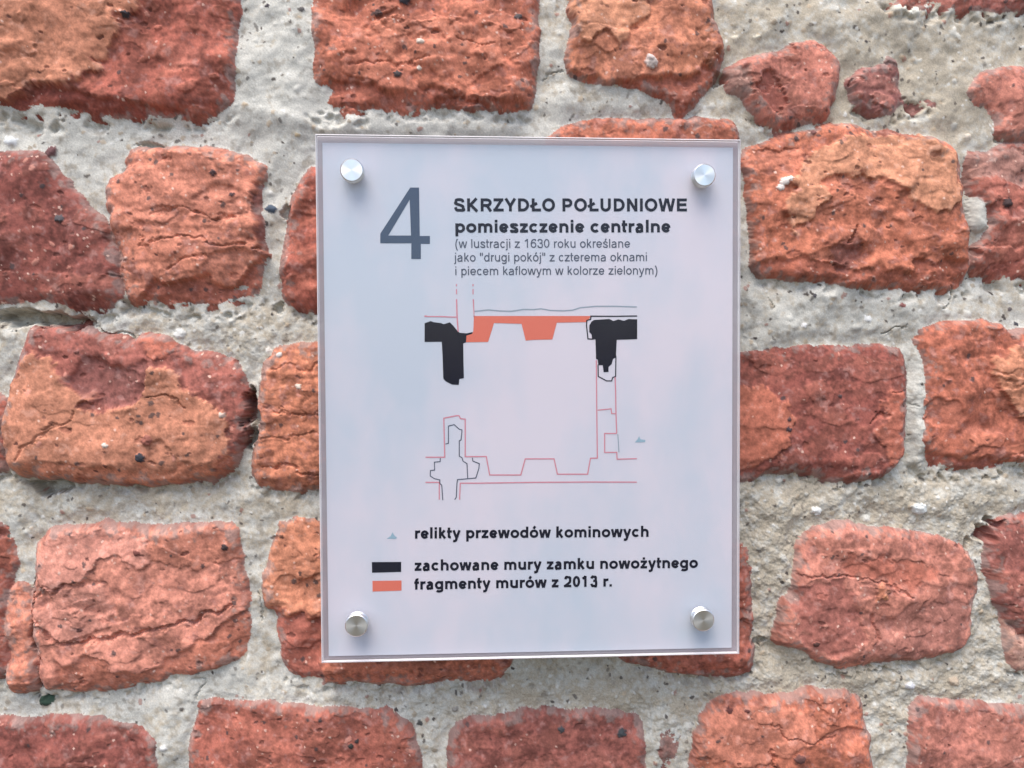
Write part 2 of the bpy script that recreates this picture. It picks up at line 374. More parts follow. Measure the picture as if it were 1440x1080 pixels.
# warmth of the mortar: greyer at the top left, browner and coarser to the lower right
pk = [at(720, 540, 0)]
def gauss(cx, cy, rx, ry):
    c = at(cx, cy, 0)
    k = 0.00045
    return np.exp(-(((GX - c[0]) / (rx * k)) ** 2 + ((GZ - c[2]) / (ry * k)) ** 2) ** 1.5).astype(np.float32)
for cx, cy, rx, ry, dh in MORT:
    H += dh * gauss(cx, cy, rx, ry)
warm = 0.30 + 0.35 * K1 * .6
for cx, cy, rx, ry, v in ((385,90,220,230,-.55),(700,170,300,40,-.5),(1200,60,330,120,.5),(1300,150,200,80,.5),(1130,430,260,60,-.30),(1290,560,20,130,-.5),
                          (300,470,260,40,.25),(180,700,220,40,.45),(1100,830,90,200,.35),(1250,705,300,40,.35),(800,985,200,40,.4),(1250,960,300,60,.35),(1180,830,420,300,.2),
                          (300,970,180,40,-.25),(60,200,140,40,-.35)):
    warm = warm + v * gauss(cx, cy, rx, ry)
warm = np.clip(warm + 0.26 * K2 + .1 * K4, 0, 1.3)[..., None]
CL = LIME * (1 - np.clip(warm, 0, 1)) + BEIGE * np.clip(warm, 0, 1)
dk = np.clip(0.7 * K3 + 0.4 * K2 - 0.7, 0, 1)[..., None] * 0.6
CL = CL * (1 - dk) + GREYM * dk
CL = CL * (1 + 0.06 * K4 + 0.05 * D)[..., None]
coarse = np.clip(gauss(1180, 830, 420, 300) + gauss(300, 480, 300, 60) * .6 + gauss(150,700,260,60)*.6 + gauss(850, 980, 500, 60), 0, 1)
H += coarse * (0.13 * C + 0.07 * D + .26 * B)

# small stones set in the mortar: x, z, radius mm, rise mm, colour
def stamp(x, z, r, rise, col, elong=1.0, ang=0.0, soft=0.35, colk=1.0, target=None):
    P = np.array([(x, z)])
    sj, si = window(P, r * max(1, elong) * 0.0015 + 0.001)
    gx = (GX[sj, si] - x) * 1000 + min(.16 * r, .3) * W3[sj, si] + (.09 * r * W1[sj, si] if r > 2.5 else 0)
    gz = (GZ[sj, si] - z) * 1000 + min(.16 * r, .3) * W4[sj, si] + (.09 * r * W2[sj, si] if r > 2.5 else 0)
    if gx.size == 0:
        return
    c, s = math.cos(ang), math.sin(ang)
    u = (c * gx + s * gz) / (r * elong)
    v = (-s * gx + c * gz) / r
    q = u * u + v * v
    w = smooth(1.15, 1 - soft, q)
    H[sj, si] += rise * np.sqrt(np.clip(1 - q, 0, 1)) if rise > 0 else rise * w
    if col is not None:
        a_ = (w * colk)[..., None]
        CL[sj, si] = CL[sj, si] * (1 - a_) + np.array(col) * a_
for i in range(9500):
    x, z = rng.uniform(X0, X1), rng.uniform(Z0, Z1)
    k = rng.random()
    if k < 0.40:
        stamp(x, z, rng.uniform(.45, 1.15), .18, (.075, .062, .055), rng.uniform(1, 2.0), rng.uniform(0, 3), colk=rng.uniform(.5, 1))
    elif k < 0.62:
        stamp(x, z, rng.uniform(.45, 1.1), .45, (.68, .67, .63), rng.uniform(1, 1.6), rng.uniform(0, 3), colk=.8)
    elif k < 0.80:
        stamp(x, z, rng.uniform(.6, 1.7), .6, tuple(np.array((.42, .33, .23)) * rng.uniform(.6, 1.3)), rng.uniform(1, 1.5), rng.uniform(0, 3), colk=.7)
    elif k < .88:
        stamp(x, z, rng.uniform(.8, 1.8), -.5, tuple(GREYM * .8), rng.uniform(1, 1.8), rng.uniform(0, 3), colk=.4)
    elif k < .93:
        stamp(x, z, rng.uniform(.7, 1.5), .5, (.30, .10, .07), rng.uniform(1, 1.6), rng.uniform(0, 3), colk=.6)
    else:
        stamp(x, z, rng.uniform(1.0, 2.4), 1.1, tuple(LIME * rng.uniform(.8, 1.2)), rng.uniform(1, 1.6), rng.uniform(0, 3), colk=.8)
STONES = [(1145,416,4.5,(.09,.085,.09)),(1268,429,5,(.24,.10,.09)),(1427,434,4,(.13,.11,.11)),(1435,455,4,(.06,.06,.07)),(1065,475,3,(.06,.05,.05)),
          (380,293,9,(.075,.10,.135)),(375,6,4,(.06,.05,.06)),(424,12,5,(.12,.11,.11)),(418,190,4,(.5,.40,.26)),(590,1020,5,(.07,.07,.065)),(557,1000,3,(.06,.05,.05)),
          (1131,457,5,(.75,.74,.72)),(1224,448,6,(.72,.72,.70)),(715,893+3,3,(.07,.07,.06)),(1115,1005-20,7,(.66,.67,.66)),(1282,965,9,(.62,.62,.64)),(1345,960,9,(.45,.36,.27)),
          (1097,812,5,(.6,.57,.5)),(1150,720,9,(.72,.72,.69)),(1296,716,11,(.70,.72,.70)),(1295,715,5,(.75,.77,.75)),(1265,12,11,(.66,.62,.53)),(1285,16,9,(.68,.66,.58)),
          (1035,52,6,(.66,.60,.48)),(1065,52,6,(.66,.62,.5)),(1345,38,4,(.72,.68,.6)),(1108,177,6,(.7,.66,.57)),(1365,190,6,(.66,.58,.48)),(1218,58,3,(.06,.05,.05)),
          (60,988,11,(.035,.065,.045)),(250,468,9,(.68,.67,.63)),(640,1000,5,(.3,.28,.25)),(1140,985,6,(.64,.64,.62)),(230,1052,6,(.72,.71,.68)),(10,195,9,(.70,.72,.72)),
          (110,230,7,(.10,.09,.10)),(85,308,8,(.09,.08,.085)),(376,492,5,(.7,.66,.6)),(353,542,7,(.5,.46,.4)),(366,535,6,(.55,.5,.43)),(440,590,3,(.6,.6,.6))]
def put_stones(lst):
    for px_, py_, r, c in lst:
        w = at(px_, py_, -0.004)
        stamp(w[0], w[2], r * 0.42 * .8, r * .22, c, rng.uniform(1.0, 1.35), rng.uniform(-.4, .4), soft=.25)
put_stones([s for s in STONES if s[:2] not in ((110,230),(85,308))])
HM = H.copy()
# mortar sits as it is; bricks come through it where they stand higher
ID = np.full((NZ, NX), -1, np.int16)
DD = np.zeros((NZ, NX), np.float32)
keys = list(BR)
k1_ = lambda a, b: K3[a, b]
for bi, key in enumerate(keys):
    pts, hh, rr, bc, rough, flake, bed = BR[key]
    P = corner_round(poly(pts))
    sj, si = window(P, 0.006)
    if sj.stop <= sj.start or si.stop <= si.start:
        continue
    x, z, xf, zf = WX[sj, si], WZ[sj, si], WXf[sj, si], WZf[sj, si]
    d = sdf(P, x, z) * 1000 + 2.8
    t = np.clip(d / (rr * 1.25), 0, 1)
    e_ = .45 * np.sqrt(np.clip(1 - (1 - t) ** 2, 0, 1)) + .55 * (1 - (1 - t) ** 2.6)
    cx, cz = P[:, 0].mean(), P[:, 1].mean()
    tx, tz = rng.uniform(-30, 30), rng.uniform(-85, 45)
    a_, b_, c_, d_ = A[sj, si], B[sj, si], C[sj, si], D[sj, si]
    st, fl, fm = ST[sj, si], FL[sj, si], FM[sj, si]
    k1, k2, k3, k4 = K1[sj, si], K2[sj, si], K3[sj, si], K4[sj, si]
    calm = smooth(1.0, 5.0, d)          # fine detail would be stretched on the steep sides
    k2 = k2 * (.25 + .75 * calm)
    k4 = k4 * calm
    crum = rng.choice((.25, .5, .8, 1.2))
    surf = rough * (1.65 * a_ + 0.26 * crum * b_ + 0.04 * c_ + .014 * d_) + bed * (0.34 * st + .2 * ST2[sj, si])
    # worn facets: lower envelope of a few leaning planes
    px_, pz_ = xf - cx, zf - cz
    hw_, hz_ = np.ptp(P[:, 0]) / 2, np.ptp(P[:, 1]) / 2
    fac = np.full(d.shape, 9.0, np.float32)
    for q in range(10):
        th_ = rng.uniform(0, 6.283)
        rad = rng.uniform(.25, .85)
        sx_, sz_ = math.cos(th_) * hw_ * rad, math.sin(th_) * hz_ * rad
        gr = rng.uniform(40, 260) * rad
        gx_, gz_ = -math.cos(th_) * gr + rng.normal(0, 25), -math.sin(th_) * gr + rng.normal(0, 25)
        fac = np.minimum(fac, rng.uniform(.4, 2.2) + gx_ * (px_ - sx_) + gz_ * (pz_ - sz_))
    surf = surf + np.clip(fac, -5, 3) * (1.0 if hh > 7.5 else .45 * hh / 8)
    # scooped chips
    chipm = np.zeros(d.shape, np.float32)
    for q in range(rng.integers(2, 5)):
        ux_, uz_ = rng.uniform(-.8, .8) * hw_, rng.uniform(-.8, .8) * hz_
        rx_, rz_ = rng.uniform(.008, .022), rng.uniform(.005, .012)
        q2 = ((px_ - ux_) / rx_) ** 2 + ((pz_ - uz_) / rz_) ** 2
        lean = np.clip(.5 + (pz_ - uz_) / rz_ * .5 * rng.choice((-1, 1)), 0, 1)
        sc = smooth(1.05, .80, q2) * (.35 + .65 * lean)
        surf = surf - rng.uniform(.8, 2.4) * sc * min(1.0, hh / 8)
        chipm = np.maximum(chipm, sc)
    surf = surf - (5.2 if hh > 5.6 and np.ptp(P[:, 1]) > .06 else 1.5) * smooth(.0155, 0, z - P[:, 1].min() - .001 * K1[sj, si])
    vm = smooth(.04, 0, V[sj, si]) * smooth(1.0, 1.6, K3[sj, si])
    surf = surf - .35 * vm
    surf = surf + (GX[sj, si] - cx) * tx + (GZ[sj, si] - cz) * tz
    # colour of the fired skin
    n = smooth(-1.4, 1.4, k1 * .8 + k2 * .5)[..., None]
    col = bc * (0.66 + 0.48 * n)
    pw = smooth(.4, 1.6, k3 + .3 * k2)[..., None] * .45
    col = col * (1 - pw) + PURPLE * pw
    # flakes: layers broken away along jagged edges
    for q, (f_, dep) in enumerate(((fl + .03 * c_, 1.3), (fm + .03 * c_, .7))):
        th = rng.uniform(.1, 1.3)
        sw = rng.choice((.03, .12, .25))    # fresh break .. worn step
        m_ = smooth(th - sw, th + sw, f_) * flake
        surf = surf + dep * (m_ - .5)
        mm = (m_ * (.42 if q == 0 else .22))[..., None]
        lc = (ORANGE * .62 + SALMON * .38) if q == 0 else (TAN * .5 + ORANGE * .5)
        col = col * (1 - mm) + (lc * .5 + bc * .55) * mm
    cm_ = (chipm * .4 * rng.random())[..., None]
    col = col * (1 - cm_) + (SALMON * .55 + bc * .45) * cm_
    for pb, pp, dh, pc, blend, ew in PATCH:
        if pb != key:
            continue
        pd = sdf(poly(pp, -0.010), xf, zf) * 1000
        pm = smooth(-ew, ew, pd)
        surf = surf + dh * pm
        if pc is not None:
            pm2 = smooth(-1.0, 1.6, pd + .8 * k2)[..., None] * blend
            col = col * (1 - pm2) + pc * (0.88 + .2 * n) * pm2
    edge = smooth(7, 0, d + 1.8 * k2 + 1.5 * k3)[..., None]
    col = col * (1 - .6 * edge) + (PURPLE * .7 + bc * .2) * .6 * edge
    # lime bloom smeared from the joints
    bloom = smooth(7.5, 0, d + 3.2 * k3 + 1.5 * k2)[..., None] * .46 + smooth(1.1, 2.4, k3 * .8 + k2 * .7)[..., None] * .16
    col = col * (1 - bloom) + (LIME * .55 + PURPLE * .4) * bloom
    col = col * (1 + .07 * k4 + .10 * k2)[..., None]
    hb = -2.6 + (hh * .92 + 2.6) * e_ + np.where(surf < 0, surf * smooth(-1.5, 1.5, d), surf * smooth(0, 6, d))
    gap = smooth(5.5, .5, -d) * smooth(.009, .003, z - P[:, 1].min()) * smooth(-.5, .9, k3) * (ID[sj, si] < 0)
    H[sj, si] -= 4.0 * gap              # joints washed out under the bricks
    up = (hb > H[sj, si]) & (d > 0)
    H[sj, si] = np.where(up, hb, H[sj, si])
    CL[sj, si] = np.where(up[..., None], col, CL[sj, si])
    ID[sj, si] = np.where(up, bi, ID[sj, si])
    DD[sj, si] = np.where(up, d, DD[sj, si])

# weathering has rounded most of the broken edges
def blur(F, mm):
    k = np.exp(-2 * (np.pi * mm) ** 2 * (FX ** 2 + FZ ** 2))
    return np.fft.irfft2(np.fft.rfft2(F) * k, s=(NZ, NX)).astype(np.float32)
wear = smooth(1.5, 4.5, DD) * np.clip(.56 + .42 * K1, .12, .92)
wear = np.where(ID < 0, .8 - .5 * coarse, wear)
H = H * (1 - wear) + blur(H, .85) * wear
for pts, hw, dep in GROOVE:
    P = poly(pts, -.010)
    sj, si = window(P, 0.008)
    dd = line_dist(P, WXf[sj, si], WZf[sj, si]) * 1000
    H[sj, si] -= dep * smooth(hw * 1.3, hw * .2, dd)
for cx, cy, rx, ry, dep in HOLE:
    c = at(cx, cy, -.004)
    k = .00046
    P = np.array([(c[0], c[2])])
    sj, si = window(P, max(rx, ry) * k * 2)
    q = ((WXf[sj, si] - c[0]) / (rx * k)) ** 2 + ((WZf[sj, si] - c[2]) / (ry * k)) ** 2
    H[sj, si] -= dep * smooth(1.5, .35, q)
# grains, voids and cinders in the bricks
jj, ii = np.nonzero(DD > 3.4)
c = at(1373, 303, -.004)
stamp(c[0], c[2], 6.2, 3.0, tuple(LIME * 1.0), 2.0, 1.75, soft=.4)
pick = rng.integers(0, len(jj), 9000)
dens = rng.uniform(.12, 1.0, len(keys))
for n_ in pick:
    if rng.random() > dens[ID[jj[n_], ii[n_]]]:
        continue
    x, z = xs[ii[n_]], zs[jj[n_]]
    k = rng.random()
    if k < .52:
        stamp(x, z, rng.uniform(.32, .72), .12, tuple(np.array((.78, .52, .42)) * rng.uniform(.8, 1.1)), rng.uniform(1, 1.5), rng.uniform(0, 3), colk=rng.uniform(.4, .95))
    elif k < .76:
        stamp(x, z, rng.uniform(.4, .9), -.3, (.12, .045, .035), rng.uniform(1, 2.6), rng.uniform(-.5, .5), colk=rng.uniform(.4, .9))
    elif k < .80:
        stamp(x, z, rng.uniform(.7, 1.5), -.8, (.13, .045, .035), rng.uniform(1, 2.4), rng.uniform(-.5, .5), colk=.6)
    elif k < .90:
        stamp(x, z, rng.uniform(.8, 1.5), .15, (.055, .048, .05), rng.uniform(1, 1.5), rng.uniform(0, 3), colk=.8)
    elif k < .95:
        stamp(x, z, rng.uniform(.7, 1.6), .35, tuple(SALMON * rng.uniform(.9, 1.2)), rng.uniform(1, 2), rng.uniform(0, 3), colk=.7)
    else:
        stamp(x, z, rng.uniform(.8, 2.2), -.7, tuple(RED * .7), rng.uniform(1, 2.6), rng.uniform(-.4, .4), colk=.4)
put_stones([(183,27,7,(.06,.05,.055)),(206,642,9,(.045,.045,.055)),(305,247,6,(.10,.055,.055)),(330,277,4,(.09,.05,.05)),(570,4,9,(.05,.045,.055)),(560,108,7,(.07,.055,.055)),
            (532,22,7,(.10,.06,.055)),(592,64,6,(.60,.50,.42)),(590,99,4,(.66,.56,.48)),(728,26,6,(.08,.065,.065)),(912,95,11,(.60,.50,.45)),(910,88,6,(.62,.52,.48)),(1098,258,8,(.78,.70,.64)),(1093,266,6,(.78,.70,.64)),(1104,254,5,(.75,.66,.6)),
            (1411,287,9,(.05,.03,.03)),(1148,505,4,(.20,.06,.045)),(1107,589,4,(.10,.055,.055)),(1106,603,5,(.07,.045,.05)),(1180,557,4,(.08,.05,.05)),(318,768,6,(.06,.04,.04)),(197,775,5,(.16,.055,.045)),
            (788,1022,6,(.07,.07,.075)),(875,1031,8,(.055,.06,.065)),(502,1041,4,(.04,.03,.03)),(494,1047,5,(.04,.04,.035)),(1119,1060,9,(.16,.07,.06)),(1024,997,5,(.12,.04,.035)),(1048,997,4,(.12,.04,.035)),
            (1144,903,5,(.07,.03,.025)),(395,755,4,(.16,.07,.045)),(160,655-3,4,(.16,.06,.04)),(85,308,8,(.09,.08,.085)),(67,210,10,(.17,.085,.085)),(1145,185,5,(.2,.09,.08)),(215,617,9,(.30,.11,.08)),
            (1240,455+382,6,(.55,.24,.13)),(118,882,4,(.10,.045,.04)),(383,825-1,3,(.6,.38,.3)),(422,543,5,(.75,.62,.52)),(393,499,5,(.7,.64,.6)),(160,624,5,(.70,.60,.52)),(318,582,5,(.62,.48,.40))])
H = np.clip(H, -18, 17)

VX, VZ, VY = GX.ravel(), GZ.ravel(), (-H / 1000.0).ravel()
colr = np.clip(CL, 0.012, 0.8).reshape(-1, 3)
idx = np.arange(NZ * NX).reshape(NZ, NX)
quads = np.stack([idx[:-1, :-1], idx[1:, :-1], idx[1:, 1:], idx[:-1, 1:]], -1).reshape(-1, 4)
isb = (ID >= 0).astype(np.int8)
fb = (isb[:-1, :-1] + isb[1:, :-1] + isb[1:, 1:] + isb[:-1, 1:]).ravel() >= 2

def grid_mesh(name, faces, extra=None):
    used = np.zeros(NZ * NX, bool)
    used[faces.ravel()] = True
    remap = np.cumsum(used) - 1
    f = remap[faces]
    co = np.stack([VX[used], VY[used], VZ[used]], 1).astype(np.float32)
    cc = colr[used]
    if extra is not None:
        ev, ef = extra
        f = np.vstack([f, np.array(ef) + len(co)])
        co = np.vstack([co, np.array(ev, np.float32)])
        cc = np.vstack([cc, np.tile(LIME * .8, (len(ev), 1))])
    me = bpy.data.meshes.new(name)
    me.vertices.add(len(co))
    me.vertices.foreach_set('co', co.ravel())
    me.loops.add(f.size)
    me.loops.foreach_set('vertex_index', f.ravel().astype(np.int32))
    me.polygons.add(len(f))
    me.polygons.foreach_set('loop_start', np.arange(0, f.size, 4, dtype=np.int32))
    me.polygons.foreach_set('loop_total', np.full(len(f), 4, np.int32))
    me.polygons.foreach_set('use_smooth', np.ones(len(f), bool))
    me.update(calc_edges=True)
    at_ = me.attributes.new('tone', 'FLOAT_COLOR', 'POINT')
    at_.data.foreach_set('color', np.hstack([cc, np.ones((len(cc), 1))]).astype(np.float32).ravel())
    return me

def masonry_mat(name, rough, grain, gscale, bump):
    m, t, out = mat(name)
    p = t.nodes.new('ShaderNodeBsdfPrincipled')
    p.inputs['Roughness'].default_value = rough
    p.inputs['Specular IOR Level'].default_value = 0.35
    at_ = t.nodes.new('ShaderNodeAttribute')
    at_.attribute_name = 'tone'
    tc = t.nodes.new('ShaderNodeTexCoord')
    nz = t.nodes.new('ShaderNodeTexNoise')
    nz.inputs['Scale'].default_value = gscale
    nz.inputs['Detail'].default_value = 5
    nz.inputs['Roughness'].default_value = 0.7
    t.links.new(tc.outputs['Object'], nz.inputs['Vector'])
    mr = t.nodes.new('ShaderNodeMapRange')
    mr.inputs[1].default_value = 0.25
    mr.inputs[2].default_value = 0.75
    mr.inputs[3].default_value = 1 - grain
    mr.inputs[4].default_value = 1 + grain
    t.links.new(nz.outputs[0], mr.inputs[0])
    mx = t.nodes.new('ShaderNodeVectorMath')
    mx.operation = 'SCALE'
    t.links.new(at_.outputs['Color'], mx.inputs[0])
    t.links.new(mr.outputs[0], mx.inputs['Scale'])
    t.links.new(mx.outputs[0], p.inputs['Base Color'])
    b = t.nodes.new('ShaderNodeBump')
    b.inputs['Strength'].default_value = bump
    b.inputs['Distance'].default_value = 0.0006
    t.links.new(nz.outputs[0], b.inputs['Height'])
    t.links.new(b.outputs[0], p.inputs['Normal'])
    t.links.new(p.outputs[0], out.inputs[0])
    return m

wall = empty('brick_wall', (0, 0, Z0), 'old weathered red brick wall with rough pale lime mortar joints behind the sign', 'wall')
link('brickwork', grid_mesh('brickwork', quads[fb]), masonry_mat('weathered brick', .82, .13, 1100, .16), wall)
cv = [(x, y, z) for y in (0.0205, 0.16) for x, z in ((X0, Z0), (X1, Z0), (X1, Z1), (X0, Z1))]
cf = [(0, 1, 2, 3), (7, 6, 5, 4), (0, 4, 5, 1), (1, 5, 6, 2), (2, 6, 7, 3), (3, 7, 4, 0)]
link('mortar', grid_mesh('mortar', quads[~fb], (cv, cf)), masonry_mat('lime mortar', .9, .16, 1300, .22), wall)

# ------------------------------------------------------------------ sign
def mesh_from(vs, fs, name='m', smooth_=False, mi=None):
    me = bpy.data.meshes.new(name)
    me.from_pydata([tuple(v) for v in vs], [], fs)
    if mi:
        for p, k in zip(me.polygons, mi):
            p.material_index = k
    if smooth_:
        for p in me.polygons:
            p.use_smooth = True
    me.update()
    return me

def slab(corners, yf, yb, bev, ref=None):
    """plate between y = yf (front) and yb (back), corners as (x, z) clockwise from the top left; chamfered front and back rim"""
    c = np.array(corners)
    cen = c.mean(0)
    def ring(ins, y):
        out = []
        for i in range(4):
            p, a_, b_ = c[i], c[i - 1], c[(i + 1) % 4]
            u = (a_ - p) / np.linalg.norm(a_ - p)
            w = (b_ - p) / np.linalg.norm(b_ - p)
            q = p + (u + w) * ins
            out.append((q[0], y, q[1]))
        return out
    vs = ring(bev, yf) + ring(0, yf + bev) + ring(0, yb - bev) + ring(bev, yb)
    fs = [(0, 3, 2, 1), (12, 13, 14, 15)]
    mi = [0, 0]
    for k in range(3):
        for i in range(4):
            j = (i + 1) % 4
            fs.append((k * 4 + i, k * 4 + j, k * 4 + 4 + j, k * 4 + 4 + i))
            mi.append(1)
    return mesh_from(vs, fs, mi=mi)

def xz(px, py, Y):
    v = at(px, py, Y)
    return (v[0], v[2])

def plate_mats():
    m, t, out = mat('clear acrylic')
    tr = t.nodes.new('ShaderNodeBsdfTransparent')
    tr.inputs[0].default_value = (.965, .97, .975, 1)
    gl = t.nodes.new('ShaderNodeBsdfGlossy')
    gl.inputs['Roughness'].default_value = 0.10
    lw = t.nodes.new('ShaderNodeLayerWeight')
    lw.inputs[0].default_value = 0.5
    pw = t.nodes.new('ShaderNodeMath')
    pw.operation = 'POWER'
    pw.inputs[1].default_value = 5
    t.links.new(lw.outputs['Facing'], pw.inputs[0])
    fr = t.nodes.new('ShaderNodeMath')
    fr.operation = 'MULTIPLY_ADD'
    fr.inputs[1].default_value = 0.9
    fr.inputs[2].default_value = 0.03
    t.links.new(pw.outputs[0], fr.inputs[0])
    # the sheet is bonded to the back of the plate, so only the outer face mirrors
    ge = t.nodes.new('ShaderNodeNewGeometry')
    inv = t.nodes.new('ShaderNodeMath')
    inv.operation = 'SUBTRACT'
    inv.inputs[0].default_value = 1
    t.links.new(ge.outputs['Backfacing'], inv.inputs[1])
    fb_ = t.nodes.new('ShaderNodeMath')
    fb_.operation = 'MULTIPLY'
    t.links.new(fr.outputs[0], fb_.inputs[0])
    t.links.new(inv.outputs[0], fb_.inputs[1])
    mx = t.nodes.new('ShaderNodeMixShader')
    t.links.new(fb_.outputs[0], mx.inputs[0])
    t.links.new(tr.outputs[0], mx.inputs[1])
    t.links.new(gl.outputs[0], mx.inputs[2])
    df = t.nodes.new('ShaderNodeBsdfDiffuse')
    df.inputs[0].default_value = (.75, .77, .8, 1)
    tc = t.nodes.new('ShaderNodeTexCoord')
    nz = t.nodes.new('ShaderNodeTexNoise')
    nz.inputs['Scale'].default_value = 35
    nz.inputs['Detail'].default_value = 6
    t.links.new(tc.outputs['Object'], nz.inputs['Vector'])
    mr = t.nodes.new('ShaderNodeMapRange')
    mr.inputs[3].default_value = 0.0
    mr.inputs[4].default_value = 0.012
    t.links.new(nz.outputs[0], mr.inputs[0])
    m2 = t.nodes.new('ShaderNodeMixShader')
    t.links.new(mr.outputs[0], m2.inputs[0])
    t.links.new(mx.outputs[0], m2.inputs[1])
    t.links.new(df.outputs[0], m2.inputs[2])
    t.links.new(m2.outputs[0], out.inputs[0])
    def milky(name, col, k, rough=.3):
        m, t, out = mat(name)
        tr = t.nodes.new('ShaderNodeBsdfTransparent')
        p = t.nodes.new('ShaderNodeBsdfPrincipled')
        p.inputs['Base Color'].default_value = (*col, 1)
        p.inputs['Roughness'].default_value = rough
        mx = t.nodes.new('ShaderNodeMixShader')
        mx.inputs[0].default_value = k
        t.links.new(tr.outputs[0], mx.inputs[1])
        t.links.new(p.outputs[0], mx.inputs[2])
        t.links.new(mx.outputs[0], out.inputs[0])
        return m
    return m, milky('sawn acrylic edge', (.78, .76, .78), .72), milky('milky acrylic', (.50, .45, .48), .68)

clear, edge_m, milky_m = plate_mats()

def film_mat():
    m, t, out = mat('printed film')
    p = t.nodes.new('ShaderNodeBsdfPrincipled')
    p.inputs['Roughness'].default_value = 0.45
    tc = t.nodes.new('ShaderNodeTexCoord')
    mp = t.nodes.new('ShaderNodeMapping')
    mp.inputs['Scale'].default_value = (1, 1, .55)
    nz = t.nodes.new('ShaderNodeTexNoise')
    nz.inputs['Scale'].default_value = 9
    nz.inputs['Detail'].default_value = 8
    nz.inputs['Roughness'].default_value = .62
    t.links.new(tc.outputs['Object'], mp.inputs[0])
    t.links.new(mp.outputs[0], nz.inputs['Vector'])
    cr = t.nodes.new('ShaderNodeValToRGB')  # pink and blue-grey blotches painted in for the wall's tint showing through
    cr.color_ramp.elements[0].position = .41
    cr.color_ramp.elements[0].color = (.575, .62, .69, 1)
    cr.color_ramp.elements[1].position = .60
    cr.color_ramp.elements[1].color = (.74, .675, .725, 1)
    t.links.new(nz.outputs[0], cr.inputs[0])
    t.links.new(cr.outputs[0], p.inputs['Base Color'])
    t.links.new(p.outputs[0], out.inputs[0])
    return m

sign = empty('information_sign', (0, PLATE_Y + .005, -.155),
             'clear acrylic sign with number 4 and a room plan, screwed to the brick wall', 'sign')
YF = PLATE_Y                            # front of the front plate
YM = YF + 0.0032                        # back of the front plate
YS = YM + 0.0004                        # front of the sheet
YT = YS - 0.00012                       # print
cn = [xz(443, 188, YF), xz(1042, 196, YF), xz(1040, 920, YF), xz(452, 933, YF)]
link('front_plate', slab(cn, YF, YM, .0006), [clear, edge_m], sign)
sc = [xz(453, 200.5, YS), xz(1031, 207.5, YS), xz(1029, 911, YS), xz(462, 923, YS)]
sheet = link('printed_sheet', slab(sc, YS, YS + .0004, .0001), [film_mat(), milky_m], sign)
link('back_plate', slab(cn, YS + .0007, YS + .0037, .0005), [milky_m, edge_m], sign)
YB = YS + .0037

# printed matter ----------------------------------------------------
class Print:
    """flat ink shapes; every stroke lies a hair in front of the one before"""
    def __init__(s):
        s.v, s.f, s.k = [], [], 0
    def lay(s):
        s.k += 1
        return YT - (s.k % 5) * 0.000012
    def poly_px(s, pts):
        y = s.lay()
        from mathutils.geometry import tessellate_polygon
        q = [xz(px, py, YT) for px, py in pts]
        n0 = len(s.v)
        s.v += [(x, y, z) for x, z in q]
        for tri in tessellate_polygon([[Vector((x, z, 0)) for x, z in q]]):
            s.f.append(tuple(n0 + i for i in tri))
    def stroke(s, P, w, closed=False):
        """P: list of (x, z) in metres"""
        P = [np.array(p, float) for p in P]
        P2 = [P[0]]
        for p in P[1:]:
            if np.linalg.norm(p - P2[-1]) > 1e-6:
                P2.append(p)
        P = P2
        if closed and np.linalg.norm(P[0] - P[-1]) < 1e-6:
            P.pop()
        n = len(P)
        if n < 2:
            return
        y = s.lay()
        n0 = len(s.v)
        for i in range(n):
            a_ = P[i] - P[i - 1] if (i or closed) else P[1] - P[0]
            b_ = P[(i + 1) % n] - P[i] if (i < n - 1 or closed) else P[i] - P[i - 1]
            a_ = a_ / np.linalg.norm(a_); b_ = b_ / np.linalg.norm(b_)
            na, nb = np.array((-a_[1], a_[0])), np.array((-b_[1], b_[0]))
            m_ = na + nb
            L = np.linalg.norm(m_)
            m_ = na if L < 1e-6 else m_ / L
            k = min(1 / max(m_ @ na, .3), 1.9)
            for sg in (1, -1):
                q = P[i] + m_ * k * sg * w / 2
                s.v.append((q[0], y, q[1]))
        for i in range(n if closed else n - 1):
            j = (i + 1) % n
            s.f.append((n0 + 2 * i, n0 + 2 * j, n0 + 2 * j + 1, n0 + 2 * i + 1))
    def stroke_px(s, pts, wpx, closed=False):
        s.stroke([xz(x, y, YT) for x, y in pts], wpx * 0.000418, closed)
    def build(s, name, m, parent):
        me = mesh_from(s.v, s.f)
        return link(name, me, m, parent)

def arc(cx, cy, rx, ry, a0, a1, n=14):
    return [(cx + rx * math.cos(math.radians(a0 + (a1 - a0) * i / n)), cy + ry * math.sin(math.radians(a0 + (a1 - a0) * i / n))) for i in range(n + 1)]

def spl(pts, k=5):
    out = []
    P = [pts[0]] + list(pts) + [pts[-1]]
    for i in range(1, len(P) - 2):
        p0, p1, p2, p3 = (np.array(P[i + d], float) for d in (-1, 0, 1, 2))
        for j in range(k):
            t = j / k
            out.append(tuple(.5 * (2 * p1 + (p2 - p0) * t + (2 * p0 - 5 * p1 + 4 * p2 - p3) * t * t + (3 * p1 - p0 - 3 * p2 + p3) * t ** 3)))
    out.append(tuple(pts[-1]))
    return out

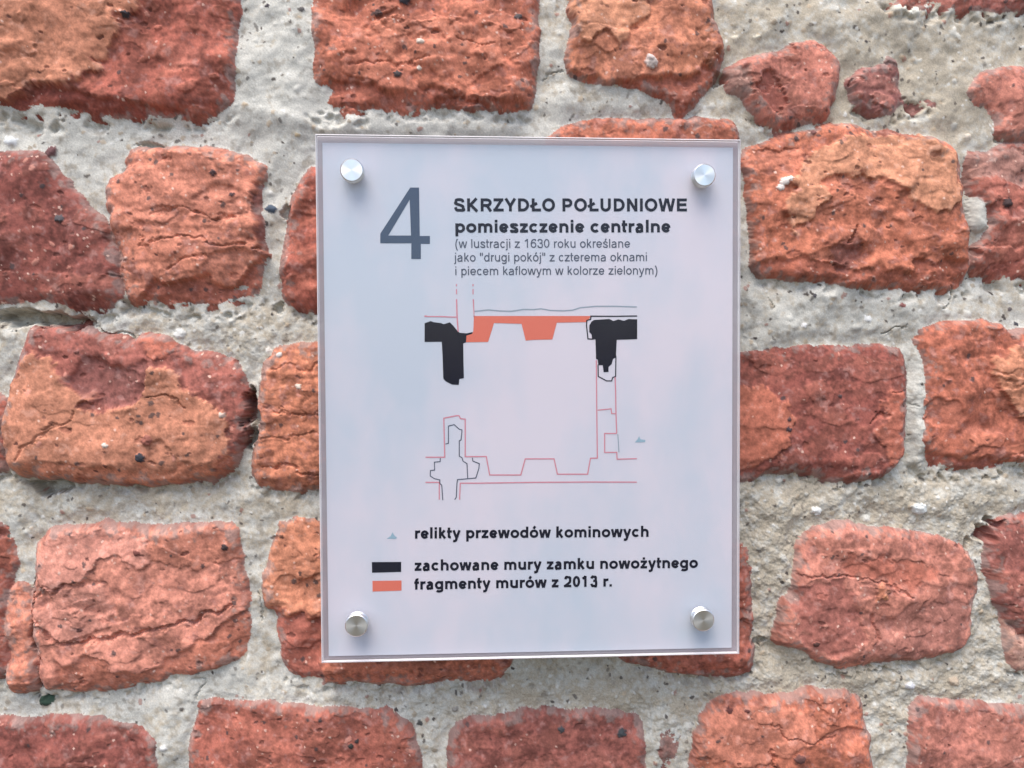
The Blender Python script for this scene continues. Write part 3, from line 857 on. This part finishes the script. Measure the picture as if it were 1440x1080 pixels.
REG = dict(a=556,c=500,d=556,e=556,f=278,g=556,h=556,i=222,j=222,k=500,l=222,m=833,n=556,o=556,p=556,r=333,s=500,t=278,u=556,w=722,y=500,z=500)
BLD = dict(a=556,c=556,d=611,e=556,f=333,g=611,h=611,i=278,j=278,k=556,l=278,m=889,n=611,o=611,p=611,r=389,s=556,t=333,u=611,w=778,y=556,z=500)
CAP = {'D':722,'E':667,'I':278,'K':722,'Ł':611,'N':722,'O':778,'P':667,'R':722,'S':667,'U':722,'W':944,'Y':667,'Z':611,
       '0':556,'1':556,'2':556,'3':556,'6':556,'(':333,')':333,'"':355,'.':278,' ':278}
BASE = {'ó':'o','ś':'s','ż':'z'}

def glyph(ch, bold):
    """(advance, [(points, closed)]) in 1/1000 em, drawn as strokes of one weight"""
    w = 156 if bold else 92
    h = w / 2
    b = BASE.get(ch, ch)
    Wd = CAP.get(ch) or (BLD if bold else REG)[b]
    X, K = 519, 716
    L, R = (58 + h, Wd - 56 - h) if bold else (66 + h, Wd - 66 - h)
    o = []
    add = lambda p, c=False: o.append((p, c))
    ol, orr = (26 + h, Wd - 26 - h) if bold else (36 + h, Wd - 36 - h)
    ry = X / 2 + 8 - h
    def bowl(x0, x1):
        add(arc((x0 + x1) / 2, X / 2, (x1 - x0) / 2, ry, 0, 360, 24)[:-1], True)
    def dot(x, y0):
        add([(x, y0), (x, y0 + w * .85 + 14)])
    def arch(x0, x1, y=0):
        cx, rx = (x0 + x1) / 2, (x1 - x0) / 2
        add([(x0, X - 240)] + arc(cx, X - 215, rx, 215 + 8 - h, 170, 0, 12) + [(x1, 0)])
    if b == 'o': bowl(ol, orr)
    elif b == 'c':
        add(arc((ol + orr + 20) / 2, X / 2, (orr + 20 - ol) / 2, ry, 42, 318, 20))
    elif b == 'e':
        cx, rx = Wd / 2, (orr - ol) / 2
        add([(ol, X / 2 - 8), (orr, X / 2 - 8)])
        add(arc(cx, X / 2, rx, ry, 0, 328, 24))
    elif b == 'd':
        bowl(ol, R); add([(R, 0), (R, K)])
    elif b == 'p':
        bowl(L, orr); add([(L, -205), (L, X)])
    elif b == 'g':
        bowl(ol, R)
        add([(R, X), (R, -40)] + arc((ol + R) / 2 + 5, -50, (R - ol) / 2 - 5, 160 - h, 0, -150, 12))
    elif b == 'a':
        xr = Wd - 84 - h
        add([(xr + 14, 0), (xr, 60), (xr, X - 190)] + arc((xr + 58 + h) / 2, X - 185, (xr - 58 - h) / 2, 193 - h, 0, 158, 10))
        add(spl([(xr, 312), (xr - 130, 285), (62 + h, 225), (40 + h, 150), (74 + h, 45), (200, h - 10), (xr - 70, 55), (xr, 170)]))
    elif b == 'n':
        add([(L, 0), (L, X)]); arch(L, R)
    elif b == 'h':
        add([(L, 0), (L, K)]); arch(L, R)
    elif b == 'm':
        md = (L + R) / 2
        add([(L, 0), (L, X)]); arch(L, md); arch(md, R)
    elif b == 'u':
        add([(R, X), (R, 0)])
        cx, rx = (L + R) / 2, (R - L) / 2
        add([(L, X)] + arc(cx, 215, rx, 223 - h, 180, 350, 12) + [(R, 240)])
    elif b == 'r':
        add([(L, 0), (L, X)])
        add([(L, X - 230)] + arc(Wd - 40, X - 215, Wd - 40 - L, 220 - h, 175, 80, 8))
    elif b == 'i':
        x = Wd / 2; add([(x, 0), (x, X)]); dot(x, K - w * .85 - 14)
    elif b == 'j':
        x = Wd / 2; add([(x, X), (x, -90)] + arc(x - 95, -95, 95, 115 - h, 0, -100, 8)); dot(x, K - w * .85 - 14)
    elif b == 'l':
        x = Wd / 2; add([(x, 0), (x, K)])
    elif b == 'k':
        add([(L, 0), (L, K)]); add([(L, 190), (Wd - 60 - h, X)]); add([(L + 110, 290), (Wd - 30 - h, 0)])
    elif b == 's':
        m_ = Wd / 2
        add(spl([(Wd - 50 - h, X - 165), (Wd - 85 - h, X - 85), (m_, X + 8 - h), (70 + h, X - 80), (62 + h, X - 160), (m_ - 40, X / 2 + 28), (m_ + 70, X / 2 - 32), (Wd - 48 - h, 155), (Wd - 70 - h, 60), (m_, h - 10), (70 + h, 70), (36 + h, 160)]))
    elif b == 't':
        x = Wd * .40
        add([(x, K - 30), (x, 110)] + arc(x + 105, 110, 105, 112 - h, 180, 280, 6))
        add([(14, X - h), (Wd - 14, X - h)])
    elif b == 'f':
        x = Wd * .42
        add([(x, 0), (x, K - 140)] + arc(x + 120, K - 140, 120, 148 - h, 180, 82, 8))
        add([(10, X - h), (Wd - 24, X - h)])
    elif b == 'w':
        for p_, q_ in ((h + 2, .28), (Wd * .475, .28), (Wd * .525, .72), (Wd - h - 2, .72)):
            add([(p_, X), (Wd * q_ + (10 if p_ > Wd * q_ else -10), 0)])
    elif b == 'y':
        add([(h + 12, X), (Wd * .5, 30)])
        add([(Wd - h - 12, X), (Wd * .5, 0), (Wd * .44, -120), (Wd * .3, -168), (Wd * .12, -160)])
    elif b == 'z':
        add([(40, X - h), (Wd - 40, X - h)]); add([(34, h), (Wd - 34, h)]); add([(Wd - 50 - h, X - h), (48 + h, h)])
    elif b == 'D':
        x = 78 + h
        add([(x, h), (x, K - h), (Wd * .45, K - h)] + arc(Wd * .45, K / 2, Wd * .55 - 46 - h, K / 2 - h, 90, -90, 14) + [(Wd * .45, h)], True)
    elif b == 'E':
        x = 78 + h
        add([(Wd - 40, K - h), (x, K - h), (x, h), (Wd - 34, h)]); add([(x, K / 2 + 12), (Wd - 66, K / 2 + 12)])
    elif b == 'I':
        add([(Wd / 2, 0), (Wd / 2, K)])
    elif b == 'K':
        add([(76 + h, 0), (76 + h, K)]); add([(76 + h, 250), (Wd - 60 - h, K)]); add([(230, 400), (Wd - 30 - h, 0)])
    elif b == 'Ł':
        x = 92 + h
        add([(x, K), (x, h), (Wd - 22, h)]); add([(8, 255), (380, 455)])
    elif b == 'N':
        add([(76 + h, 0), (76 + h, K)]); add([(76 + h, K - 20), (Wd - 76 - h, 20)]); add([(Wd - 76 - h, 0), (Wd - 76 - h, K)])
    elif b == 'O':
        add(arc(Wd / 2, K / 2, Wd / 2 - 42 - h, K / 2 + 10 - h, 0, 360, 28)[:-1], True)
    elif b in 'PR':
        x = 78 + h
        ym = 300 if b == 'P' else 330
        add([(x, 0), (x, K)])
        add([(x, K - h), (Wd * .55, K - h)] + arc(Wd * .55, (K - h + ym) / 2, Wd * .45 - 50 - h, (K - h - ym) / 2, 90, -90, 12) + [(x, ym)])
        if b == 'R':
            add([(Wd * .46, ym), (Wd * .62, ym - 60), (Wd - 20 - h, 0)])
    elif b == 'S':
        m_ = Wd / 2
        add(spl([(Wd - 60 - h, K - 215), (Wd - 100 - h, K - 100), (m_, K + 10 - h), (100 + h, K - 90), (72 + h, K - 195), (140, K / 2 + 75), (m_ + 60, K / 2 - 20), (Wd - 80 - h, 280), (Wd - 56 - h, 195), (Wd - 110, 75), (m_, h - 12), (105 + h, 85), (46 + h, 235)]))
    elif b == 'U':
        add([(80 + h, K), (80 + h, 270)] + arc(Wd / 2, 262, Wd / 2 - 80 - h, 272 - h, 180, 360, 16) + [(Wd - 80 - h, K)])
    elif b == 'W':
        for p_, q_ in ((h + 8, .275), (Wd * .475, .275), (Wd * .525, .725), (Wd - h - 8, .725)):
            add([(p_, K), (Wd * q_ + (12 if p_ > Wd * q_ else -12), 0)])
    elif b == 'Y':
        add([(h + 10, K), (Wd / 2, 300), (Wd - h - 10, K)]); add([(Wd / 2, 330), (Wd / 2, 0)])
    elif b == 'Z':
        add([(46, K - h), (Wd - 44, K - h)]); add([(30, h), (Wd - 30, h)]); add([(Wd - 56 - h, K - h), (44 + h, h)])
    elif b == '0':
        add(arc(278, K / 2, 278 - 42 - h, K / 2 + 2 - h, 0, 360, 24)[:-1], True)
    elif b == '1':
        add([(110, K - 185), (230, K - 110), (372 - h, K - 8)]); add([(372 - h, 0), (372 - h, K)])
    elif b == '2':
        add(spl([(46 + h, K - 205), (100 + h, K - 70), (285, K - h + 2), (500 - h, K - 110), (505 - h, K - 235), (400, 315), (190, 150), (100, h)]) )
        add([(32, h), (505, h)])
    elif b == '3':
        add(spl([(44 + h, K - 180), (110 + h, K - 60), (275, K - h + 2), (470 - h, K - 90), (480 - h, K - 230), (390, K / 2 + 38), (240, K / 2 + 28)]))
        add(spl([(240, K / 2 + 28), (400, K / 2 + 10), (510 - h, 250), (500 - h, 120), (400, 30), (275, h - 12), (110 + h, 60), (38 + h, 195)]))
    elif b == '6':
        add(arc(282, 232, 282 - 42 - h, 244 - h, 0, 360, 22)[:-1], True)
        add(spl([(500 - h, K - 160), (430, K - 50), (300, K - h + 2), (130 + h, K - 110), (44 + h, 400), (42 + h, 232)]))
    elif b == '(':
        add(spl([(290 - h, 730), (150 + h * .3, 560), (62 + h, 260), (150 + h * .3, -40), (290 - h, -210)]))
    elif b == ')':
        add(spl([(43 + h, 730), (183 - h * .3, 560), (271 - h, 260), (183 - h * .3, -40), (43 + h, -210)]))
    elif b == '"':
        add([(100, 460), (100, 716)]); add([(255, 460), (255, 716)])
    elif b == '.':
        add([(Wd / 2, 0), (Wd / 2, w * .85 + 14)])
    if ch in 'óś':
        add([(Wd / 2 - 30, 575), (Wd / 2 + 75, 735)])
    if ch == 'ż':
        dot(Wd / 2, K - w * .85 - 14)
    return Wd, o

def text(name, s, p0, p1, cap, bold, m, parent):
    """baseline from photo pixel p0 to p1, capital height in pixels"""
    a_ = np.array(xz(*p0, YT)); b_ = np.array(xz(*p1, YT))
    total = sum(glyph(c, bold)[0] for c in s)
    fw = 36 / 1000
    ux = (b_ - a_) / (total - 90)
    uz = np.array((-ux[1], ux[0])) / np.linalg.norm(ux) * (cap * 0.000418 / 716)
    sx = np.linalg.norm(ux)
    szz = np.linalg.norm(uz)
    pr = Print()
    pen = -45
    for c in s:
        adv, st = glyph(c, bold)
        for pts, closed in st:
            pr.stroke([a_ + ux * (pen + x) + uz * y for x, y in pts], (156 if bold else 92) * (sx + szz) / 2, closed)
        pen += adv
    return pr.build(name, m, parent)

ink = principled('dark ink', (.004, .005, .014), .7, noise=(.009, .010, .024), scale=900, spec=.05)
ink_thin = principled('grey ink', (.07, .08, .115), .5, noise=(.10, .115, .155), scale=900, spec=.05)
slate = principled('slate blue ink', (.060, .090, .145), .5, noise=(.075, .105, .16), scale=600, spec=.1)
coral = principled('coral ink', (.74, .170, .115), .55, noise=(.77, .195, .13), scale=500, spec=.1)
pink = principled('pink ink', (.66, .23, .28), .55, noise=(.70, .30, .35), scale=900, spec=.1)
greyl = principled('grey line ink', (.27, .33, .38), .5, noise=(.32, .38, .43), scale=900)
teal = principled('teal ink', (.28, .42, .50), .5, noise=(.34, .48, .56), scale=900)

def cv_(ox, oy, s, pts):
    return [(ox + x / s, oy + y / s) for x, y in pts]
pr = Print()
s4 = 4.697
o4 = cv_(430, 170, s4, [(690,440),(748,440),(753,760),(820,760),(820,812),(760,812),(760,912),(697,912),(697,808),(492,808),(492,745)])
i4 = cv_(430, 170, s4, [(686,520),(545,757),(695,757)])
from mathutils.geometry import tessellate_polygon
q_o = [xz(*p, YT) for p in o4]; q_i = [xz(*p, YT) for p in i4]
pr.v = [(x, YT, z) for x, z in q_o + q_i]
pr.f = [tuple(t) for t in tessellate_polygon([[Vector((x, z, 0)) for x, z in q_o], [Vector((x, z, 0)) for x, z in q_i]])]
pr.build('number_lettering', slate, sheet)
text('heading_lettering', 'SKRZYDŁO POŁUDNIOWE', (638.5, 297.3), (965.8, 297.2), 18.3, True, ink, sheet)
text('heading_lettering', 'pomieszczenie centralne', (640, 327.2), (942.5, 326.8), 18.0, True, ink, sheet)
text('note_lettering', '(w lustracji z 1630 roku określane', (640, 348.6), (886, 348.2), 12.4, False, ink_thin, sheet)
text('note_lettering', 'jako "drugi pokój" z czterema oknami', (639.5, 367.8), (910, 367.2), 12.4, False, ink_thin, sheet)
text('note_lettering', 'i piecem kaflowym w kolorze zielonym)', (640, 387.0), (924.8, 386.0), 12.4, False, ink_thin, sheet)
text('legend_lettering', 'relikty przewodów kominowych', (583.3, 757.6), (912.3, 755.0), 16.2, True, ink, sheet)
text('legend_lettering', 'zachowane mury zamku nowożytnego', (583.3, 802.8), (981.0, 798.6), 16.2, True, ink, sheet)
text('legend_lettering', 'fragmenty murów z 2013 r.', (583.3, 829.2), (860.8, 824.8), 16.2, True, ink, sheet)

a_ = lambda *p: cv_(590, 390, 6.35, p)
b_ = lambda *p: cv_(750, 390, 6.353, p)
c_ = lambda *p: cv_(590, 570, 7.2, p)
d_ = lambda *p: cv_(750, 550, 6.353, p)
l_ = lambda *p: cv_(500, 720, 8.31, p)
pr = Print()
pr.poly_px(a_((485,345)) + b_((515,345),(495,375),(470,400),(210,405),(170,555),(0,558)) + a_((948,565),(910,415),(665,408),(612,577),(415,580),(420,520),(470,505),(480,480)))
pr.build('coral_plan_wall', coral, sheet)
def drawn(name, m, *ops):
    pr = Print()
    for kind, pts, w in ops:
        pr.stroke_px(pts, w) if kind == 's' else pr.poly_px(pts)
    return pr.build(name, m, sheet)
drawn('black_plan_wall', ink, ('p', a_((45,410),(100,390),(125,400),(190,408),(215,418),(270,402),(300,430),(340,480),(360,495),(420,500),(475,488),(470,505),(420,520),(415,580),(390,590),(392,740),(396,900),(355,908),(350,960),(290,958),(235,930),(212,905),(205,690),(198,575),(45,577)), 0))
drawn('black_plan_wall', ink, ('p', b_((500,430),(520,395),(545,380),(680,372),(715,390),(760,375),(810,388),(850,372),(928,375),(928,552),(745,558),(738,715),(712,730),(700,775),(672,800),(672,845),(628,848),(620,785),(580,785),(575,735),(560,730),(555,555),(525,550),(520,510),(500,490)), 0),
      ('s', b_((928,345),(720,348),(515,347),(512,375),(478,385),(475,430),(488,550),(540,552)), 1.7),
      ('s', b_((738,700),(735,885),(708,895),(700,925),(655,925),(580,885),(578,780)), 1.5))
W = 1.5
for x in (330, 477.5):
    drawn('dashed_plan_line', pink, ('s', a_((x,60),(x,80)), W), ('s', a_((x,105),(x,152)), W))
drawn('plan_outline', pink, ('s', a_((330,195),(335,350),(345,490)), 1.9), ('s', a_((66,349),(180,350)), W), ('s', a_((242,353),(334,355)), W),
      ('s', a_((42,347),(68,347)), 2), ('s', a_((178,350),(244,352)), 1.7))
drawn('plan_outline', pink, ('s', a_((480,195),(487,350),(484,345)), 1.9))
drawn('plan_outline', pink, ('s', c_((60,525),(255,525),(245,130),(370,105),(400,105),(415,135),(462,140),(462,520),(675,518),(710,705),(1025,705),(1070,542)) + d_((0,605),(185,605),(215,742),(485,742),(510,600),(572,598),(568,300),(565,0)) + b_((563,740)), 1.7),
      ('s', d_((575,170),(695,158),(700,200),(738,202)), W), ('s', b_((730,890)) + d_((735,0),(738,200),(745,378)), 1.7),
      ('s', d_((745,378),(637,378),(637,547),(745,547),(748,608),(925,603)), 1.6))
drawn('plan_outline', pink, ('s', c_((405,955),(412,788),(600,788)) + d_((0,815),(500,812),(925,813)), 1.7))
drawn('plan_outline', pink, ('s', c_((60,780),(200,780),(200,955)), 1.7))
o = drawn('plan_outline', greyl, ('s', a_((490,303),(620,290),(720,300),(820,303),(930,285)) + b_((0,287),(70,280),(150,295),(270,298),(350,293),(420,270),(560,258),(740,258),(925,264)), 1.6))
o['label'] = 'thin wavy grey line along the top of the plan'
o = drawn('relic_outline', ink_thin, ('s', c_((262,392),(292,385),(292,210),(350,195),(400,240),(430,250),(420,350),(402,360),(402,515),(430,530),(440,565),(480,590),(488,745)), 1.3),
      ('s', c_((535,530),(540,565),(605,590),(600,640),(570,735),(385,752),(378,790),(372,930),(355,955)), 1.3))
drawn('relic_outline', ink_thin, ('s', c_((210,535),(208,570),(150,575),(152,655),(110,660),(108,715),(150,742),(205,755),(205,790),(225,810),(235,960)), 1.3))
drawn('relic_outline', greyl, ('s', d_((755,385),(765,547)), 1.3))
for pts in (d_((905,458),(930,432),(945,402),(958,430),(1002,436),(998,456)), l_((362,312),(410,282),(432,236),(450,270),(485,300),(470,314))):
    pr = Print(); pr.poly_px(pts); pr.build('flue_symbol', teal, sheet)
pr = Print(); pr.poly_px(l_((190,585),(533,583),(533,700),(193,710))); o = pr.build('legend_swatch', ink, sheet); o['label'] = 'black legend swatch'
pr = Print(); pr.poly_px(l_((197,805),(537,800),(537,918),(199,930))); o = pr.build('legend_swatch', coral, sheet); o['label'] = 'coral legend swatch'

# stand-off screws --------------------------------------------------
def lathe(prof, cx, cz, n=48):
    """prof: (radius, y) pairs from the front centre backwards"""
    vs, fs = [(cx, prof[0][1], cz)], []
    for r, y in prof[1:]:
        for i in range(n):
            t = 2 * math.pi * i / n
            vs.append((cx + r * math.cos(t), y, cz + r * math.sin(t)))
    for i in range(n):
        fs.append((0, 1 + i, 1 + (i + 1) % n))
    for k in range(len(prof) - 2):
        for i in range(n):
            j = (i + 1) % n
            fs.append((1 + k * n + i, 1 + (k + 1) * n + i, 1 + (k + 1) * n + j, 1 + k * n + j))
    k = len(prof) - 2
    fs.append(tuple(1 + k * n + i for i in range(n)))
    me = mesh_from(vs, fs)
    return me

def steel_mat():
    m, t, out = mat('turned steel')
    p = t.nodes.new('ShaderNodeBsdfPrincipled')
    p.inputs['Base Color'].default_value = (.82, .82, .80, 1)
    p.inputs['Metallic'].default_value = 1
    p.inputs['Roughness'].default_value = .33
    p.inputs['Anisotropic'].default_value = .75
    tg = t.nodes.new('ShaderNodeTangent')
    tg.direction_type = 'RADIAL'
    tg.axis = 'Y'
    t.links.new(tg.outputs[0], p.inputs['Tangent'])
    t.links.new(p.outputs[0], out.inputs[0])
    return m
steel = steel_mat()
barrel_m = principled('dull steel', (.45, .44, .42), .4, 1.0, noise=(.38, .37, .36), scale=300)
for px_, py_ in ((494.5, 239), (991, 246), (501, 880), (989.5, 872.5)):
    yf = YF - .0056
    cx, cz = xz(px_, py_, yf)
    r = .0066
    me = lathe([(0, 0), (r - .0005, 0), (r, .0005), (r, .0053)], 0, 0)
    me.materials.append(steel)
    so_ = bpy.data.objects.new('standoff_screw', me)
    COL.objects.link(so_)
    so_.parent = sign
    so_.location = Vector((cx, yf, cz)) - sign.location
    bm = lathe([(0, YB + .0002 - yf), (r * .92, YB + .0002 - yf), (r * .92, .004 - yf)], 0, 0)
    bm.materials.append(barrel_m)
    bo = bpy.data.objects.new('standoff_barrel', bm)
    COL.objects.link(bo)
    bo.parent = so_
for o in COL.objects:
    if o.name.startswith('standoff_') and o.type == 'MESH':
        for p in o.data.polygons:
            p.use_smooth = abs(p.normal.y) < .5
